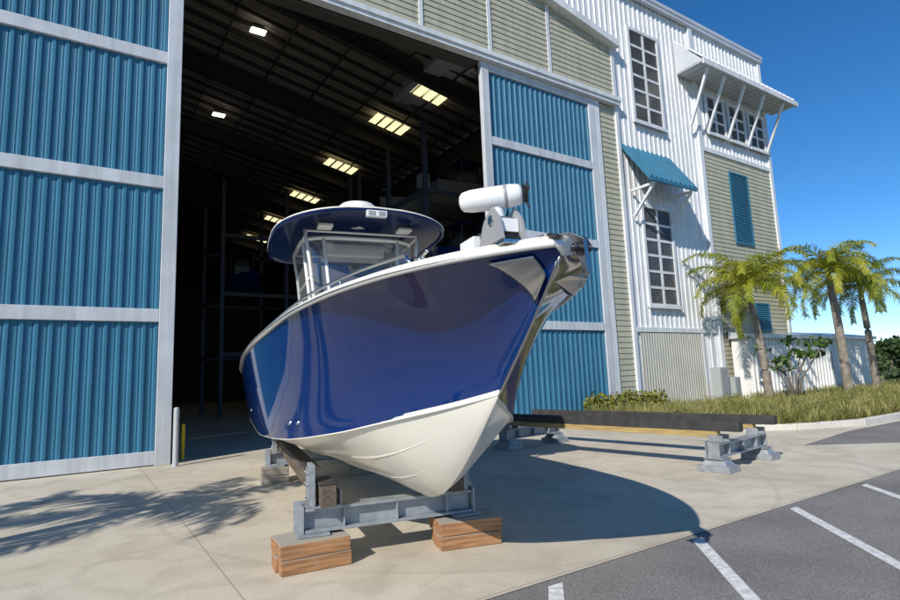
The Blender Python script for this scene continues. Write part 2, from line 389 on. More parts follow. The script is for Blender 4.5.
for x in (-2,.1,2.8,5.5,8.2,10.85,13.55): 
    g.box(x-.07,x+.07,Y-.07,Y-.03,12.03,min(rake(x)-.2,17.2),'white')
g.box(15.72,15.98,Y-.05,Y+.05,0,11.75,'white')
g.box(16.88,17.06,Y-.08,Y+.1,0,14.3,'white')
a=Vector((17.15,Y-.15,14.30));b=Vector((-2,Y-.15,rake(-2)-.0));g.obox(a,b,.4,.28,'white',upv=(0,0,1))
P(g,'trim',bevel=.006)
g=B();g.box(1.66,10.42,Y+.1,Y+.5,11.7,12.3,'steel_dark');P(g,'header_beam')
zr=lambda x:14.2+.2*(16.95-x) if x>-5 else 14.2+.2*(21.95)-.2*(-5-x)
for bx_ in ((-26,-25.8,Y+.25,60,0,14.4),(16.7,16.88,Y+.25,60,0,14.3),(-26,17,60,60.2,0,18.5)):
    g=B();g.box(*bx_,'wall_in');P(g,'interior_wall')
g=B()
g.grid([[(x,Y-.3,zr(x)+.3) for x in (-26,-5,17.15)],[(x,60,zr(x)+.3) for x in (-26,-5,17.15)]],'galv')
ys=np.arange(Y+.15,60,.32)
for x0,x1 in ((-26,-5),(-5,16.7)):
    la=[];lb=[]
    for yy in ys:
        for q,dd in ((0,0),(.16,0),(.19,-.06),(.29,-.06)):
            la.append((x0,yy+q,zr(x0)+.15+dd));lb.append((x1,yy+q,zr(x1)+.15+dd))
    g.grid([la,lb],'deck_roof')
P(g,'roof')
for i,yy in enumerate(np.arange(19.5,60,6.6)):
    g=B()
    for x0,x1 in ((-25.8,-5),(-5,16.7)):
        g.obox((x0,yy,zr(x0)-.45),(x1,yy,zr(x1)-.45),.06,.7,'steel_dark');g.obox((x0,yy,zr(x0)-.1),(x1,yy,zr(x1)-.1),.3,.03,'steel_dark');g.obox((x0,yy,zr(x0)-.82),(x1,yy,zr(x1)-.82),.3,.03,'steel_dark')
    g.box(16.1,16.7,yy-.15,yy+.15,0,13.7,'steel_dark')
    P(g,'roof_frame')
g=B()
for yy in np.arange(Y+1.0,59,.88):
    for x0,x1 in ((-25.8,-5),(-5,16.7)): g.obox((x0,yy,zr(x0)-.03),(x1,yy,zr(x1)-.03),.07,.16,'steel_dark')
for x in np.arange(-24,16.5,2.2): g.obox((x,Y+.3,zr(x)-.16),(x,59,zr(x)-.16),.05,.08,'steel_dark')
o=P(g,'roof_purlins')
for yy in (20.2,24.0,30.6,37.3,44,50.5):
    g=B()
    for k in range(4):
        x=12.0+k*.5;g.add([(x,yy,zr(x)-.22),(x+.38,yy,zr(x+.38)-.22),(x+.38,yy+1.1,zr(x+.38)-.22),(x,yy+1.1,zr(x)-.22)],[(0,1,2,3)],'sky_panel')
    P(g,'skylight')
for yy,zz in ((22,.25),(30,.5)):
    g=B();g.box(5.3,5.9,yy,yy+.35,zr(5.6)-zz,zr(5.6)-zz+.05,'lamp');g.box(5.35,5.85,yy+.05,yy+.3,zr(5.6)-zz+.051,zr(5.6)-.05,'steel_dark');P(g,'ceiling_lamp')

# tower
tw=empty('office_tower',(22,13.4,0),label='white ribbed metal tower with grid windows and bracketed awnings',category='building')
def T(b,name,**kw): kw['parent']=tw;return P(b,name,**kw)
YT=Y+.02
g=B()
ribbed(g,17.06,22.35,0,17.1,YT,'white',pitch=.30,rib=.06,d=.035)
g.box(17.06,28.38,YT+.03,YT+9,0,17.05,'white')
T(g,'wall')
g=B();ribbed(g,12,17.03,12.3,17.1,YT+.06,'white',pitch=.30,rib=.06,d=.035);g.box(12,17.05,YT+.36,YT+9,14.9,17.05,'white');T(g,'upper_wall')
g=B();ribbed(g,22.35,28.4,11.2,17.1,YT-.06,'white',pitch=.30,rib=.06,d=.035);T(g,'upper_wall')
g=B();siding(g,22.55,28.25,.35,11.1,YT-.08,'beige',e=.19);T(g,'siding_wall')
g=B()
g.box(22.3,22.55,YT-.16,YT,0,17.1,'white');g.box(28.2,28.45,YT-.16,YT+.1,0,17.1,'white');g.box(22.55,28.2,YT-.15,YT,11.08,11.28,'white')
g.box(22.55,28.2,YT-.15,YT,0,.35,'kerb')
g.box(17.1,22.3,YT-.09,YT,2.98,3.16,'white')
for x in (21.15,21.75): g.box(x,x+.12,YT-.08,YT,0,2.98,'white')
g.box(12,28.6,YT-.25,YT+.3,17.1,17.28,'galv');g.box(12,28.55,YT-.22,YT-.06,16.93,17.098,'galv')
T(g,'trim',bevel=.006)
g=B();ribbed(g,17.3,21.1,.1,2.95,YT-.05,'beigemetal',pitch=.15,rib=.05,d=.025);T(g,'roller_door')
def window(x0,x1,z0,z1,nx,nz,y):
    e=empty('window',(0,0,0));e.parent=tw;e.location=-tw.location
    fr=B();pa=B();t=.13
    fr.box(x0,x1,y-.10,y,z0,z0+t,'white');fr.box(x0,x1,y-.10,y,z1-t,z1,'white');fr.box(x0,x0+t,y-.10,y,z0+t,z1-t,'white');fr.box(x1-t,x1,y-.10,y,z0+t,z1-t,'white')
    fr.box(x0-.06,x1+.06,y-.15,y-.101,z0-.06,z0+.04,'white')
    pw=(x1-x0-2*t)/nx;ph=(z1-z0-2*t)/nz
    for i in range(1,nx): fr.box(x0+t+i*pw-.06,x0+t+i*pw+.06,y-.07,y,z0+t,z1-t,'white')
    for j in range(1,nz): fr.box(x0+t,x1-t,y-.065,y-.002,z0+t+j*ph-.05,z0+t+j*ph+.05,'white')
    pa.box(x0+t,x1-t,y-.03,y-.012,z0+t,z1-t,'glass')
    z=z0+t+.02
    while z<z1-t-.05:
        pa.add([(x0+t+.01,y-.052,z),(x1-t-.01,y-.052,z),(x1-t-.01,y-.034,z+.06),(x0+t+.01,y-.034,z+.06)],[(0,1,2,3)],'glass');z+=.075
    o=fr.obj('window_frame');o.parent=e
    o=pa.obj('window_pane');o.parent=e
window(17.98,20.0,11.4,15.55,2,6,YT-.03)
window(17.92,19.85,3.95,8.0,2,6,YT-.03)
for x in (23.0,24.75,26.5): window(x,x+1.5,11.95,13.85,2,3,YT-.13)
def shutter(x0,x1,z0,z1,y):
    b=B();b.box(x0,x1,y-.05,y,z0,z0+.08,'teal');b.box(x0,x1,y-.05,y,z1-.08,z1,'teal');b.box(x0,x0+.08,y-.05,y,z0+.08,z1-.08,'teal');b.box(x1-.08,x1,y-.05,y,z0+.08,z1-.08,'teal')
    z=z0+.1
    while z<z1-.1:
        b.add([(x0+.08,y-.045,z),(x1-.08,y-.045,z),(x1-.08,y-.005,z+.09),(x0+.08,y-.005,z+.09)],[(0,1,2,3)],'teal');z+=.1
    b.box(x0+.08,x1-.08,y-.004,y-.001,z0+.08,z1-.08,'steel_dark')
    T(b,'shutter')
shutter(24.4,25.95,7.05,10.45,YT-.115)
shutter(25.4,26.6,3.1,4.4,YT-.115)
ax0,ax1=17.15,20.05;zb,zt=8.6,10.25;yo=YT-1.2
def awn_sheet(b,x0,x1,yi,zi,yo,zo,k,pitch=.2,d=.03,w=.05):
    prof=[];x=x0
    while x<x1-.01:
        prof+=[(x,0),(x+.01,d),(x+w,d),(x+w+.01,0)];x+=pitch
    prof.append((x1,0));prof=[(min(a_,x1),b_) for a_,b_ in prof]
    L=math.hypot(yi-yo,zi-zo);ny=-(zi-zo)/L;nz=(yi-yo)/L
    b.grid([[(x,yo+ny*dd,zo+nz*dd) for x,dd in prof],[(x,yi+ny*dd,zi+nz*dd) for x,dd in prof]],k)
e=empty('awning',(0,0,0));e.parent=tw;e.location=-tw.location;e['label']='teal ribbed metal awning on white brackets'
g=B()
awn_sheet(g,ax0,ax1,YT-.06,zt,yo,zb,'teal',pitch=.29,d=.06,w=.06)
g.box(ax0,ax1,yo-.02,yo+.06,zb-.12,zb-.002,'teal')
for x in (ax0,ax1): g.obox((x,yo+.02,zb-.04),(x,YT-.06,zt-.04),.06,.1,'teal')
o=g.obj('awning_roof');o.parent=e
for x in (ax0+.3,ax1-.3):
    g=B();g.obox((x,yo+.1,zb-.2),(x,YT-.12,7.4),.09,.09,'white');g.obox((x,yo+.05,zb-.16),(x,YT-.1,zb-.16),.09,.09,'white')
    o=g.obj('bracket');o.parent=e
e=empty('awning',(0,0,0));e.parent=tw;e.location=-tw.location;e['label']='white standing seam canopy on long white brackets'
g=B();ax0,ax1=21.2,29.2;zt=15.85;zb=14.45;yo=YT-1.35
awn_sheet(g,ax0,ax1,YT-.08,zt,yo,zb,'galv',pitch=.4,d=.06,w=.05)
g.box(ax0,ax1,yo-.03,yo+.05,zb-.24,zb-.003,'white')
for q in np.arange(ax0+.1,ax1,.4): g.box(q,q+.03,yo+.06,YT-.1,zb-.20,zb-.16,'galv')
g.box(ax0,ax1,yo+.05,YT-.1,zb-.158,zb-.12,'galv')
for x in (ax0,ax1): g.add([(x,yo,zb-.1),(x,YT-.08,zt),(x,YT-.08,zb-.1)],[(0,1,2)],'galv')
o=g.obj('awning_roof');o.parent=e
for x in (21.7,23.0,24.6,26.3,28.05):
    g=B();g.obox((x,yo+.15,zb-.26),(x,YT-.2,12.0),.1,.1,'white');o=g.obj('bracket');o.parent=e

# ---------------------------------------------------------------- bollards
def bollard(loc,k,label,h=1.1,r=.09):
    b=B();b.cyl((0,0,0),(0,0,h),r,k=k,n=20);b.ell((0,0,h),(r,r,.04),k,zmin=0);o=b.obj('bollard',loc=loc);smooth_angle(o);o['label']=label;o['category']='bollard'
bollard((1.70,12.95,0),'post','slim grey steel pipe post beside the sliding door',h=1.15,r=.055)
bollard((1.98,14.0,0),'yellow','yellow steel pipe bollard just inside the hangar',h=.75,r=.04)

# ---------------------------------------------------------------- racks with stored boats
def rack(loc,rot,label,bays=2):
    e=empty('boat_rack',loc,rot,label,'boat rack','steel boat racks inside the hangar')
    b=B()
    for i in range(bays+1):
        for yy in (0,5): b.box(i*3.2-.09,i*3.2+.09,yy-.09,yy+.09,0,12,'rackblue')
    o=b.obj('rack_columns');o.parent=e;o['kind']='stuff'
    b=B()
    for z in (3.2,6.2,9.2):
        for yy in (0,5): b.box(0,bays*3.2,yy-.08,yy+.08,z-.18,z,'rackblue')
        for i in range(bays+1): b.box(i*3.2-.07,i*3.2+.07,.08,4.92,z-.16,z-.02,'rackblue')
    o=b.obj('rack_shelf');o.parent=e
    return e
rk=rack((5.7,29,0),0,'dark blue steel boat rack with three open levels',2)
copy_thing(rk,(-4.5,29,0))
copy_thing(rk,(16.3,18.5,0),math.radians(90));copy_thing(rk,(16.3,26,0),math.radians(90))
def small_boat(loc,rot,k,label,tt=True,sc=1):
    e=empty('stored_boat',loc,rot,label,'boat','boats stored on the racks');e.scale=(sc,)*3
    b=B();rows=[]
    for i in range(13):
        t=i/12;x=-3+6*t;w=1.15*(1-max(0,(t-.45)/.55)**2.2);zk=.0+.75*max(0,(t-.6)/.4)**2;zs=.95+.25*t
        rows.append([(x,-w,zs),(x,-w*.85,zk+.4*(1-zk)),(x,0,zk),(x,w*.85,zk+.4*(1-zk)),(x,w,zs)])
    b.grid(rows,k);b.add([rows[0][j] for j in range(5)],[(0,1,2,3,4)],k)
    b.grid([[r[0],(r[0][0],0,r[0][2]+.03),r[4]] for r in rows],'storedboat')
    o=b.obj('hull');o.parent=e;smooth_angle(o,40)
    b=B();b.box(-.7,.4,-.4,.4,1.05,1.9,'storedboat');b.add([(.4,-.4,1.9),(.4,.4,1.9),(.1,.35,2.3),(.1,-.35,2.3)],[(0,1,2,3)],'glass');o=b.obj('console',parent=e)
    b=B();b.box(-3.6,-3.0,-.3,.3,.7,1.5,'greyplastic');b.box(-3.4,-3.15,-.1,.1,-.1,.7,'greyplastic');o=b.obj('outboard_motor',parent=e,bevel=.05)
    if tt:
        b=B();b.box(-1.2,.7,-.75,.75,2.6,2.68,'navy2')
        for x in (-.9,.4):
            for y in (-.55,.55): b.cyl((x,y,1.0),(x,y*1.1,2.6),.025,k='storedboat',n=6)
        b.obj('hardtop',parent=e)
    return e
L_='white open boat with small hardtop stored on the racks'
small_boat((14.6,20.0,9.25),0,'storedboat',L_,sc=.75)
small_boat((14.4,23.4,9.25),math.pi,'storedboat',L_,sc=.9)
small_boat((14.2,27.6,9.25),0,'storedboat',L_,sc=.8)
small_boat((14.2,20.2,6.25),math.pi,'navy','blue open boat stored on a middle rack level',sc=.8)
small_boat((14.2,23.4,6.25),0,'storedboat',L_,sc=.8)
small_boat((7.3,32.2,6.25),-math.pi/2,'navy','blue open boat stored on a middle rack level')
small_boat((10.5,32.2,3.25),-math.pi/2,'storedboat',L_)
small_boat((3.0,33,0.4),-math.pi/2,'navy','blue open boat standing on the hangar floor')

# ---------------------------------------------------------------- BOAT
boat=empty('center_console_boat',(2.70,4.51,0),math.radians(-102),'glossy navy blue center console boat resting on steel stands','boat')
def hermite(xs,ys):
    xs=np.array(xs,float);ys=np.array(ys,float);d=np.diff(ys)/np.diff(xs);m=np.zeros(len(xs));m[0]=d[0];m[-1]=d[-1]
    for i in range(1,len(xs)-1): m[i]=0 if d[i-1]*d[i]<=0 else 2*d[i-1]*d[i]/(d[i-1]+d[i])
    def fn(x):
        x=min(max(x,xs[0]),xs[-1]);i=min(int(np.searchsorted(xs,x,'right'))-1,len(xs)-2);i=max(i,0);h=xs[i+1]-xs[i];t=(x-xs[i])/h
        return float((2*t**3-3*t**2+1)*ys[i]+(t**3-2*t**2+t)*h*m[i]+(-2*t**3+3*t**2)*ys[i+1]+(t**3-t**2)*h*m[i+1])
    return fn
XB=2.40;XS=-7.4;XC=1.52
stem=hermite([-7.4,-.7,-.1,.3,.68,1.1,1.52,2.0,2.4],[.5,.5,.515,.60,.80,1.11,1.47,1.89,2.28])
sheerz=hermite([-7.4,-5,-3,-1,0,1,1.8,2.4],[1.84,1.88,1.95,2.07,2.17,2.25,2.29,2.31])
sheery=hermite([-7.4,-5,-3,-1.5,0,.8,1.4,1.8,2.1,2.28,2.37,2.4],[1.46,1.54,1.55,1.48,1.26,1.04,.79,.56,.33,.16,.06,.02])
chy=hermite([-7.4,-3,-1.5,-.5,.3,.8,1.15,1.4,1.52],[1.29,1.32,1.24,1.04,.70,.38,.16,.045,.0])
chz=hermite([-7.4,-3,-1,0,.8,1.52],[.90,.96,1.04,1.15,1.31,1.47])
pexp=hermite([-7.4,-3,-1,.5,1.3,2.0,2.4],[.75,.8,1.05,1.55,2.3,2.3,1.3])
def top(x,v):
    yc=chy(x)+.03*min(1,max(0,(XC-x)/.6)) if x<XC else 0.0
    zc=chz(x) if x<XC else stem(x)
    return (yc+(sheery(x)-yc)*max(v,0)**pexp(x), zc+(sheerz(x)-zc)*v)
def hully(x,z):
    zc=chz(x) if x<XC else stem(x)
    if z<=zc: return max(0,chy(x)*.9)
    return top(x,min(1,(z-zc)/(sheerz(x)-zc)))[0]
xs=list(np.linspace(XS,-.5,22))+list(np.linspace(-.35,1.52,20))+list(np.linspace(1.58,2.3,16))+[2.33,2.36,2.38,2.395,2.4]
NV=18
g=B()
for sg in (-1,1):
    rows=[]
    for x in xs:
        rows.append([(x,sg*top(x,j/NV)[0],top(x,j/NV)[1]) for j in range(NV+1)])
    g.grid(rows,'navy',flip=(sg==1))
pr=[(XS,-top(XS,j/8)[0],top(XS,j/8)[1]) for j in range(9)]
g.poly(pr[::-1]+[(XS,-0.0,.5)]+[(x,-y,z) for x,y,z in pr],'navy')
hull=g.obj('hull',parent=boat,weld=True);smooth_angle(hull,50)
hull['label']='glossy navy blue topsides'
def botpt(x,v,sg,off=0):
    zk=stem(x);yc=chy(x);zc=chz(x);return (x,sg*yc*v,zk+(zc-zk)*(v**(1.0+.35*min(1,max(0,(x+.5)/1.5))))-off)
g=B()
bx=[x for x in xs if x<=XC+.001]
for sg in (-1,1):
    rows=[]
    for x in bx:
        r=[botpt(x,j/8,sg) for j in range(9)];yc=chy(x);zc=chz(x)
        k=.03*min(1,max(0,(XC-x)/.6));r.append((x,sg*(yc+k),zc-.005));r.append((x,sg*(yc+k)+sg*.002,zc+.03))
        rows.append(r)
    g.grid(rows,'bottom',flip=(sg==1))
o=g.obj('hull_bottom',parent=boat,smooth=True);smooth_angle(o,32);o['label']='cream white hull bottom with spray strakes'
for sg in (-1,1):
    for v0,xe in ((.36,.60),(.66,.9)):
        g=B();sx=[x for x in np.linspace(XS,xe,60)];A_=[];N_=len(sx)
        for i,x in enumerate(sx):
            t=min(1,(N_-1-i)/14);p=botpt(x,v0,sg);q=botpt(x,min(1,v0+.05*t),sg);pi=botpt(x,v0-.05*t,sg)
            A_.append([(pi[0],pi[1],pi[2]-.001),(p[0],p[1]+sg*.014*t,p[2]-.006*t-.001),(q[0],q[1],q[2]+.001)])
        g.grid(A_,'bottom',flip=(sg==1));g.obj('spray_strake',parent=boat)
for x,z in ((-.55,1.22),(-.75,1.21),(-3.4,1.25)):
    y=-hully(x,z);g=B();g.cyl((x,y+.01,z),(x,y-.012,z-.003),.018,k='chrome',n=14);g.obj('drain_fitting',parent=boat)
def sheerpts(dy=0,dz=0):
    st=[(x,-(max(sheery(x)+dy,0.0)),sheerz(x)+dz) for x in xs]
    return st+[(x,-y,z) for x,y,z in reversed(st[:-1])]
g=B();g.tube(sheerpts(.010,.0),.024,'boatwhite',n=8);g.obj('rub_rail',parent=boat,smooth=True)
g=B();g.tube(sheerpts(.030,-.002),.008,'chrome',n=6);g.obj('rub_rail_insert',parent=boat,smooth=True)
solez=hermite([-7.4,-.8,.4,1.35],[1.2,1.22,1.45,1.85])
def cap(side,xm=2.34):
    rows=[]
    for x in xs:
        if x>xm:continue
        y=sheery(x);w_=min(.17,y*.9);z=sheerz(x);zl=z-.1 if x>1.35 else z-.3;yl=min(y-w_,max(.005,hully(x,zl)-.05));zs_=zl-.01 if x>1.35 else solez(x);ys_=max(.003,min(yl,hully(x,zs_)-.06))
        rows.append([(x,side*y,z+.018),(x,side*(y-.012),z+.045),(x,side*(y-.04),z+.056),(x,side*(y-w_+.03),z+.052),(x,side*(y-w_),z+.035),(x,side*yl,zl),(x,side*ys_,zs_)])
    return rows
g=B()
for sd in (-1,1): g.grid(cap(sd),'cream',flip=(sd==1))
x=2.33;g.add([(x,-sheery(x),sheerz(x)+.018),(2.41,0,sheerz(2.4)+.018),(x,sheery(x),sheerz(x)+.018),(x,sheery(x)-.02,sheerz(x)+.05),(2.39,0,sheerz(2.4)+.05),(x,-sheery(x)+.02,sheerz(x)+.05)],[(0,1,4,5),(1,2,3,4),(5,4,3)],'cream')
o=g.obj('gunwale_cap',parent=boat);smooth_angle(o,50)
g=B()
rows=[]
for x in [q for q in xs if 1.3<=q<=2.34]:
    y=max(sheery(x)-.13,.02);z=sheerz(x)+.04;rows.append([(x,-y,z),(x,-y*.5,z+.02),(x,0,z+.03),(x,y*.5,z+.02),(x,y,z)])
g.grid(rows,'boatwhite')
x=rows[0][0][0];y=sheery(x)-.13;z=sheerz(x)+.04;yb=max(.02,hully(x,z-.4)-.07)
g.poly([(x,-y,z),(x,y,z),(x,yb,z-.4),(x,-yb,z-.4)],'boatwhite')
o=g.obj('foredeck',parent=boat);smooth_angle(o,40)
g=B();rows=[]
for x in [q for q in xs if q<=1.35]:
    zs_=solez(x);y=max(.01,hully(x,zs_)-.06);rows.append([(x,-y,zs_),(x,0,zs_),(x,y,zs_)])
g.grid(rows,'boatwhite');g.obj('cockpit_sole',parent=boat)
for sd in (-1,1):
    g=B();pts=[(x,sd*(sheery(x)-.10),sheerz(x)+.13) for x in np.linspace(-1.4,1.5,14)]
    pts=[(pts[0][0]-.1,pts[0][1],pts[0][2]-.1)]+pts+[(pts[-1][0]+.1,pts[-1][1]-sd*.03,pts[-1][2]-.1)]
    g.tube(pts,.012,'chrome',n=8)
    for x in (-.7,.1,.8): g.cyl((x,sd*(sheery(x)-.10),sheerz(x)+.05),(x,sd*(sheery(x)-.10),sheerz(x)+.13),.01,k='chrome',n=8)
    g.obj('grab_rail',parent=boat,smooth=True)
for x in (1.65,-2.2):
    for sd in (-1,1):
        yy=sd*(sheery(x)-.08);z=sheerz(x)+.05
        g=B();g.tube([(x-.12,yy,z+.05),(x-.05,yy,z+.04),(x+.05,yy,z+.04),(x+.12,yy,z+.05)],.012,'chrome',n=8);g.cyl((x-.035,yy,z),(x-.035,yy,z+.04),.012,k='chrome');g.cyl((x+.035,yy,z),(x+.035,yy,z+.04),.012,k='chrome');g.obj('cleat',parent=boat,smooth=True)
def ringf(x0,x1,w_,z,e=.4,n_=24):
    ring=[]
    for i in range(n_):
        t=2*math.pi*i/n_;c,s_=math.cos(t),math.sin(t);ring.append(((x0+x1)/2+(x1-x0)/2*math.copysign(abs(c)**e,c),w_*math.copysign(abs(s_)**e,s_),z))
    return ring+[ring[0]]
g=B();rows=[ringf(x0,x1,w_,z) for z,x0,x1,w_ in ((1.18,-3.75,-2.30,.62),(1.7,-3.7,-2.36,.65),(2.3,-3.6,-2.46,.66),(2.58,-3.5,-2.58,.63),(2.66,-3.4,-2.78,.56))]
g.grid(rows,'boatwhite',flip=True);g.poly(rows[-1][:-1],'boatwhite')
o=g.obj('console',parent=boat);smooth_angle(o,50)
g=B();g.box(-3.3,-3.24,-.40,.40,2.66,2.92,'black');g.obj('instrument_screen',parent=boat,bevel=.01)
g=B();rows=[ringf(x0,x1,w_,z) for z,x0,x1,w_ in ((1.24,-2.30,-1.65,.46),(1.8,-2.28,-1.62,.46),(1.83,-2.24,-1.68,.42))]
g.grid(rows,'boatwhite',flip=True);g.poly(rows[-1][:-1],'cream');g.obj('console_seat',parent=boat)
g=B();g.box(-4.9,-4.3,-.6,.6,1.2,2.1,'boatwhite');g.box(-4.85,-4.35,-.55,.55,2.11,2.22,'cream');g.box(-4.95,-4.8,-.55,.55,2.23,2.95,'cream');g.obj('leaning_post',parent=boat,bevel=.04)
g=B()
g.tube([(-3.75,.2*math.cos(t*math.pi/8),2.4+.2*math.sin(t*math.pi/8)) for t in range(16)],.014,'chrome',closed=True,n=6);g.obj('steering_wheel',parent=boat,smooth=True)
# hardtop
ttop=empty('hardtop',(0,0,0));ttop.parent=boat;ttop['label']='navy hardtop with thin light rim on a pipe frame'
CX,HL,HW,CZ=-3.25,1.45,1.2,3.72
def se(t,e=.6): c,s_=math.cos(t),math.sin(t);return math.copysign(abs(c)**e,c),math.copysign(abs(s_)**e,s_)
def camber(fx,fy): return .17*(1-fy*fy)+.08*(1-fx*fx)-.16+.045*fx
rings=[]
for rr in (0.001,.25,.5,.75,.9,.97):
    rings.append([(rr*se(2*math.pi*i/48)[0],rr*se(2*math.pi*i/48)[1]) for i in range(49)])
hp=lambda a,b_,s_,dz:(CX+HL*a*s_,HW*b_*s_,CZ+dz+camber(a,b_))
g=B()
g.grid([[hp(a,b_,1,-.015) for a,b_ in r] for r in rings],'navy2',flip=True)
rim=rings[-1]
g.grid([[hp(a,b_,1,-.015) for a,b_ in rim],[hp(a,b_,1.02,-.050) for a,b_ in rim],[hp(a,b_,1.042,-.045) for a,b_ in rim],[hp(a,b_,1.045,-.005) for a,b_ in rim]],'navy2')
g.obj('canopy_underside',parent=ttop,smooth=True)
g=B();g.grid([[hp(a,b_,1.046,-.004) for a,b_ in rim],[hp(a,b_,1.048,.008) for a,b_ in rim],[hp(a,b_,1.035,.020) for a,b_ in rim],[hp(a,b_,1,.026) for a,b_ in rim]],'cream');g.obj('canopy_rim',parent=ttop,smooth=True)
g=B()
g.grid([[hp(a,b_,1,.026) for a,b_ in r] for r in rings[::-1]],'boatwhite')
g.obj('canopy_top',parent=ttop,smooth=True)
g=B()
FX,AX=-2.45,-3.95
for sd in (-1,1):
    g.tube([(FX+.35,sd*.62,1.25),(FX+.1,sd*.66,2.3),(FX-.05,sd*.74,3.2),(FX-.1,sd*.8,CZ-.07)],.024,'boatwhite',n=8)
    g.tube([(AX+.2,sd*.62,1.25),(AX+.05,sd*.66,2.3),(AX,sd*.74,3.2),(AX-.02,sd*.8,CZ-.12)],.024,'boatwhite',n=8)
    g.tube([(FX+.02,sd*.72,3.0),(AX,sd*.72,3.0)],.016,'boatwhite',n=8)
    g.tube([(FX-.08,sd*.78,CZ-.12),(AX,sd*.78,CZ-.15)],.016,'boatwhite',n=8)
for x,dz in ((FX-.08,-.06),(AX,-.10)): g.tube([(x,-.78,CZ+dz-.03),(x,.78,CZ+dz-.03)],.016,'boatwhite',n=8)
g.obj('pipe_frame',parent=ttop,smooth=True)
def curve(z,xf,xa,w_):
    pts=[]
    for i in range(13):
        t=-math.pi/2+math.pi*i/12;c=abs(math.cos(t))**.5;s_=math.copysign(abs(math.sin(t))**.6,math.sin(t));pts.append((xa+(xf-xa)*c,w_*s_,z))
    return [(AX,-w_,z)]+pts+[(AX,w_,z)]
A,Bc,Cc=curve(2.32,-2.36,-3.1,.68),curve(2.95,-2.50,-3.15,.74),curve(3.58,-2.64,-3.2,.80)
g=B();g.grid([A,Bc,Cc],'clear',flip=True);g.obj('clear_enclosure',parent=ttop,smooth=True)
g=B()
for c_ in (A,Cc): g.tube(c_,.03,'boatwhite',n=6)
for i in (2,5,9,12): g.tube([A[i],Bc[i],Cc[i]],.026,'boatwhite',n=6)
g.obj('enclosure_frame',parent=ttop,smooth=True)
g=B();g.box(-3.55,-3.1,-.45,.45,3.42,3.62,'boatwhite');g.obj('overhead_electronics_box',parent=ttop,bevel=.03)
g=B();prof=[(.0,0),(.26,0),(.30,.05),(.30,.12),(.24,.18),(.12,.21),(0,.215)]
rows=[[(CX+.35+r*math.cos(2*math.pi*i/28),r*math.sin(2*math.pi*i/28),CZ+.25+z) for i in range(29)] for r,z in prof];g.grid(rows,'boatwhite',flip=True)
g.cyl((CX+.35,0,CZ+.08),(CX+.35,0,CZ+.25),.14,k='boatwhite',n=16);g.obj('radar_dome',parent=ttop,smooth=True)
g=B();g.box(CX+HL+.0,CX+HL+.075,-.13,.13,CZ-.07,CZ+.01,'boatwhite')
for yy in (-.065,.065): g.box(CX+HL+.076,CX+HL+.081,yy-.045,yy+.045,CZ-.058,CZ-.002,'greyplastic')
g.obj('light_bar',parent=ttop,bevel=.008)
for yy in (-.55,.55):
    g=B();g.box(CX+.75,CX+.95,yy-.10,yy+.10,CZ-.08,CZ-.03,'boatwhite');g.obj('speaker',parent=ttop,bevel=.015)
# stem guard plate
for sd in (-1,):
    g=B();rows=[]
    for i in range(11):
        t=i/10;r=[]
        for j in range(9):
            s_=j/8
            xt=2.04+.22*t;xb=2.085+.15*t;x=xb+(xt-xb)*s_
            zt=sheerz(x)-.045;zb_=max(stem(x)+.03,sheerz(x)-.27);z=zb_+(zt-zb_)*s_
            r.append((x+.012,sd*(max(hully(x,z),.012)+.016),z))
        rows.append(r)
    g.grid(rows,'plate',flip=(sd==1));o=g.obj('stem_guard_plate',parent=boat,smooth=True);sol=o.modifiers.new('s','SOLIDIFY');sol.thickness=.006
g=B();g.tube([(x+.003,0,stem(x)) for x in np.linspace(1.50,2.36,14)],.009,'chrome2',n=8);g.obj('stem_band',parent=boat,smooth=True)
ar=empty('anchor_assembly',(0,0,0));ar.parent=boat
g=B()
for sd in (-1,1):
    g.poly([(2.14,sd*.065,2.385),(2.36,sd*.06,2.375),(2.55,sd*.05,2.31),(2.60,sd*.045,2.25),(2.56,sd*.045,2.205),(2.47,sd*.05,2.22),(2.41,sd*.055,2.29),(2.30,sd*.06,2.34),(2.14,sd*.065,2.355)],'chrome')
g.add([(2.15,-.065,2.355),(2.36,-.06,2.345),(2.53,-.05,2.27),(2.53,.05,2.27),(2.36,.06,2.345),(2.15,.065,2.355)],[(0,1,4,5),(1,2,3,4)],'chrome2')
g.cyl((2.565,-.052,2.245),(2.565,.052,2.245),.025,k='black',n=14)
for sd in (-1,1): g.cyl((2.565,sd*.052,2.245),(2.565,sd*.06,2.245),.010,k='chrome',n=8)
o=g.obj('anchor_roller',parent=ar);sol=o.modifiers.new('s','SOLIDIFY');sol.thickness=.005
g=B()
g.obox((2.22,0,2.378),(2.48,0,2.33),.016,.032,'chrome2');g.obox((2.47,0,2.333),(2.59,0,2.268),.016,.032,'chrome2');g.obox((2.585,0,2.275),(2.60,0,2.11),.016,.036,'chrome2',upv=(1,0,0));g.obox((2.60,0,2.12),(2.53,0,2.05),.016,.034,'chrome2',upv=(1,0,0))
g.add([(2.60,0,2.075),(2.47,0,2.01),(2.40,0,2.03),(2.43,.08,2.09),(2.55,.07,2.10),(2.43,-.08,2.09),(2.55,-.07,2.10)],[(0,4,3,1),(1,3,2),(0,1,5,6),(1,2,5)],'plate')
o=g.obj('anchor',parent=ar);sol=o.modifiers.new('s','SOLIDIFY');sol.thickness=.006
g=B()
for i in range(8):
    c=Vector((1.98+i*.033,0,2.40-.002*i));q=[(c.x+.022*math.cos(t*math.pi/4),(.012*math.sin(t*math.pi/4)) if i%2 else 0,c.z+(0 if i%2 else .012*math.sin(t*math.pi/4))) for t in range(8)];g.tube(q,.0045,'chrome',n=5,closed=True)
g.obj('anchor_chain',parent=ar,smooth=True)
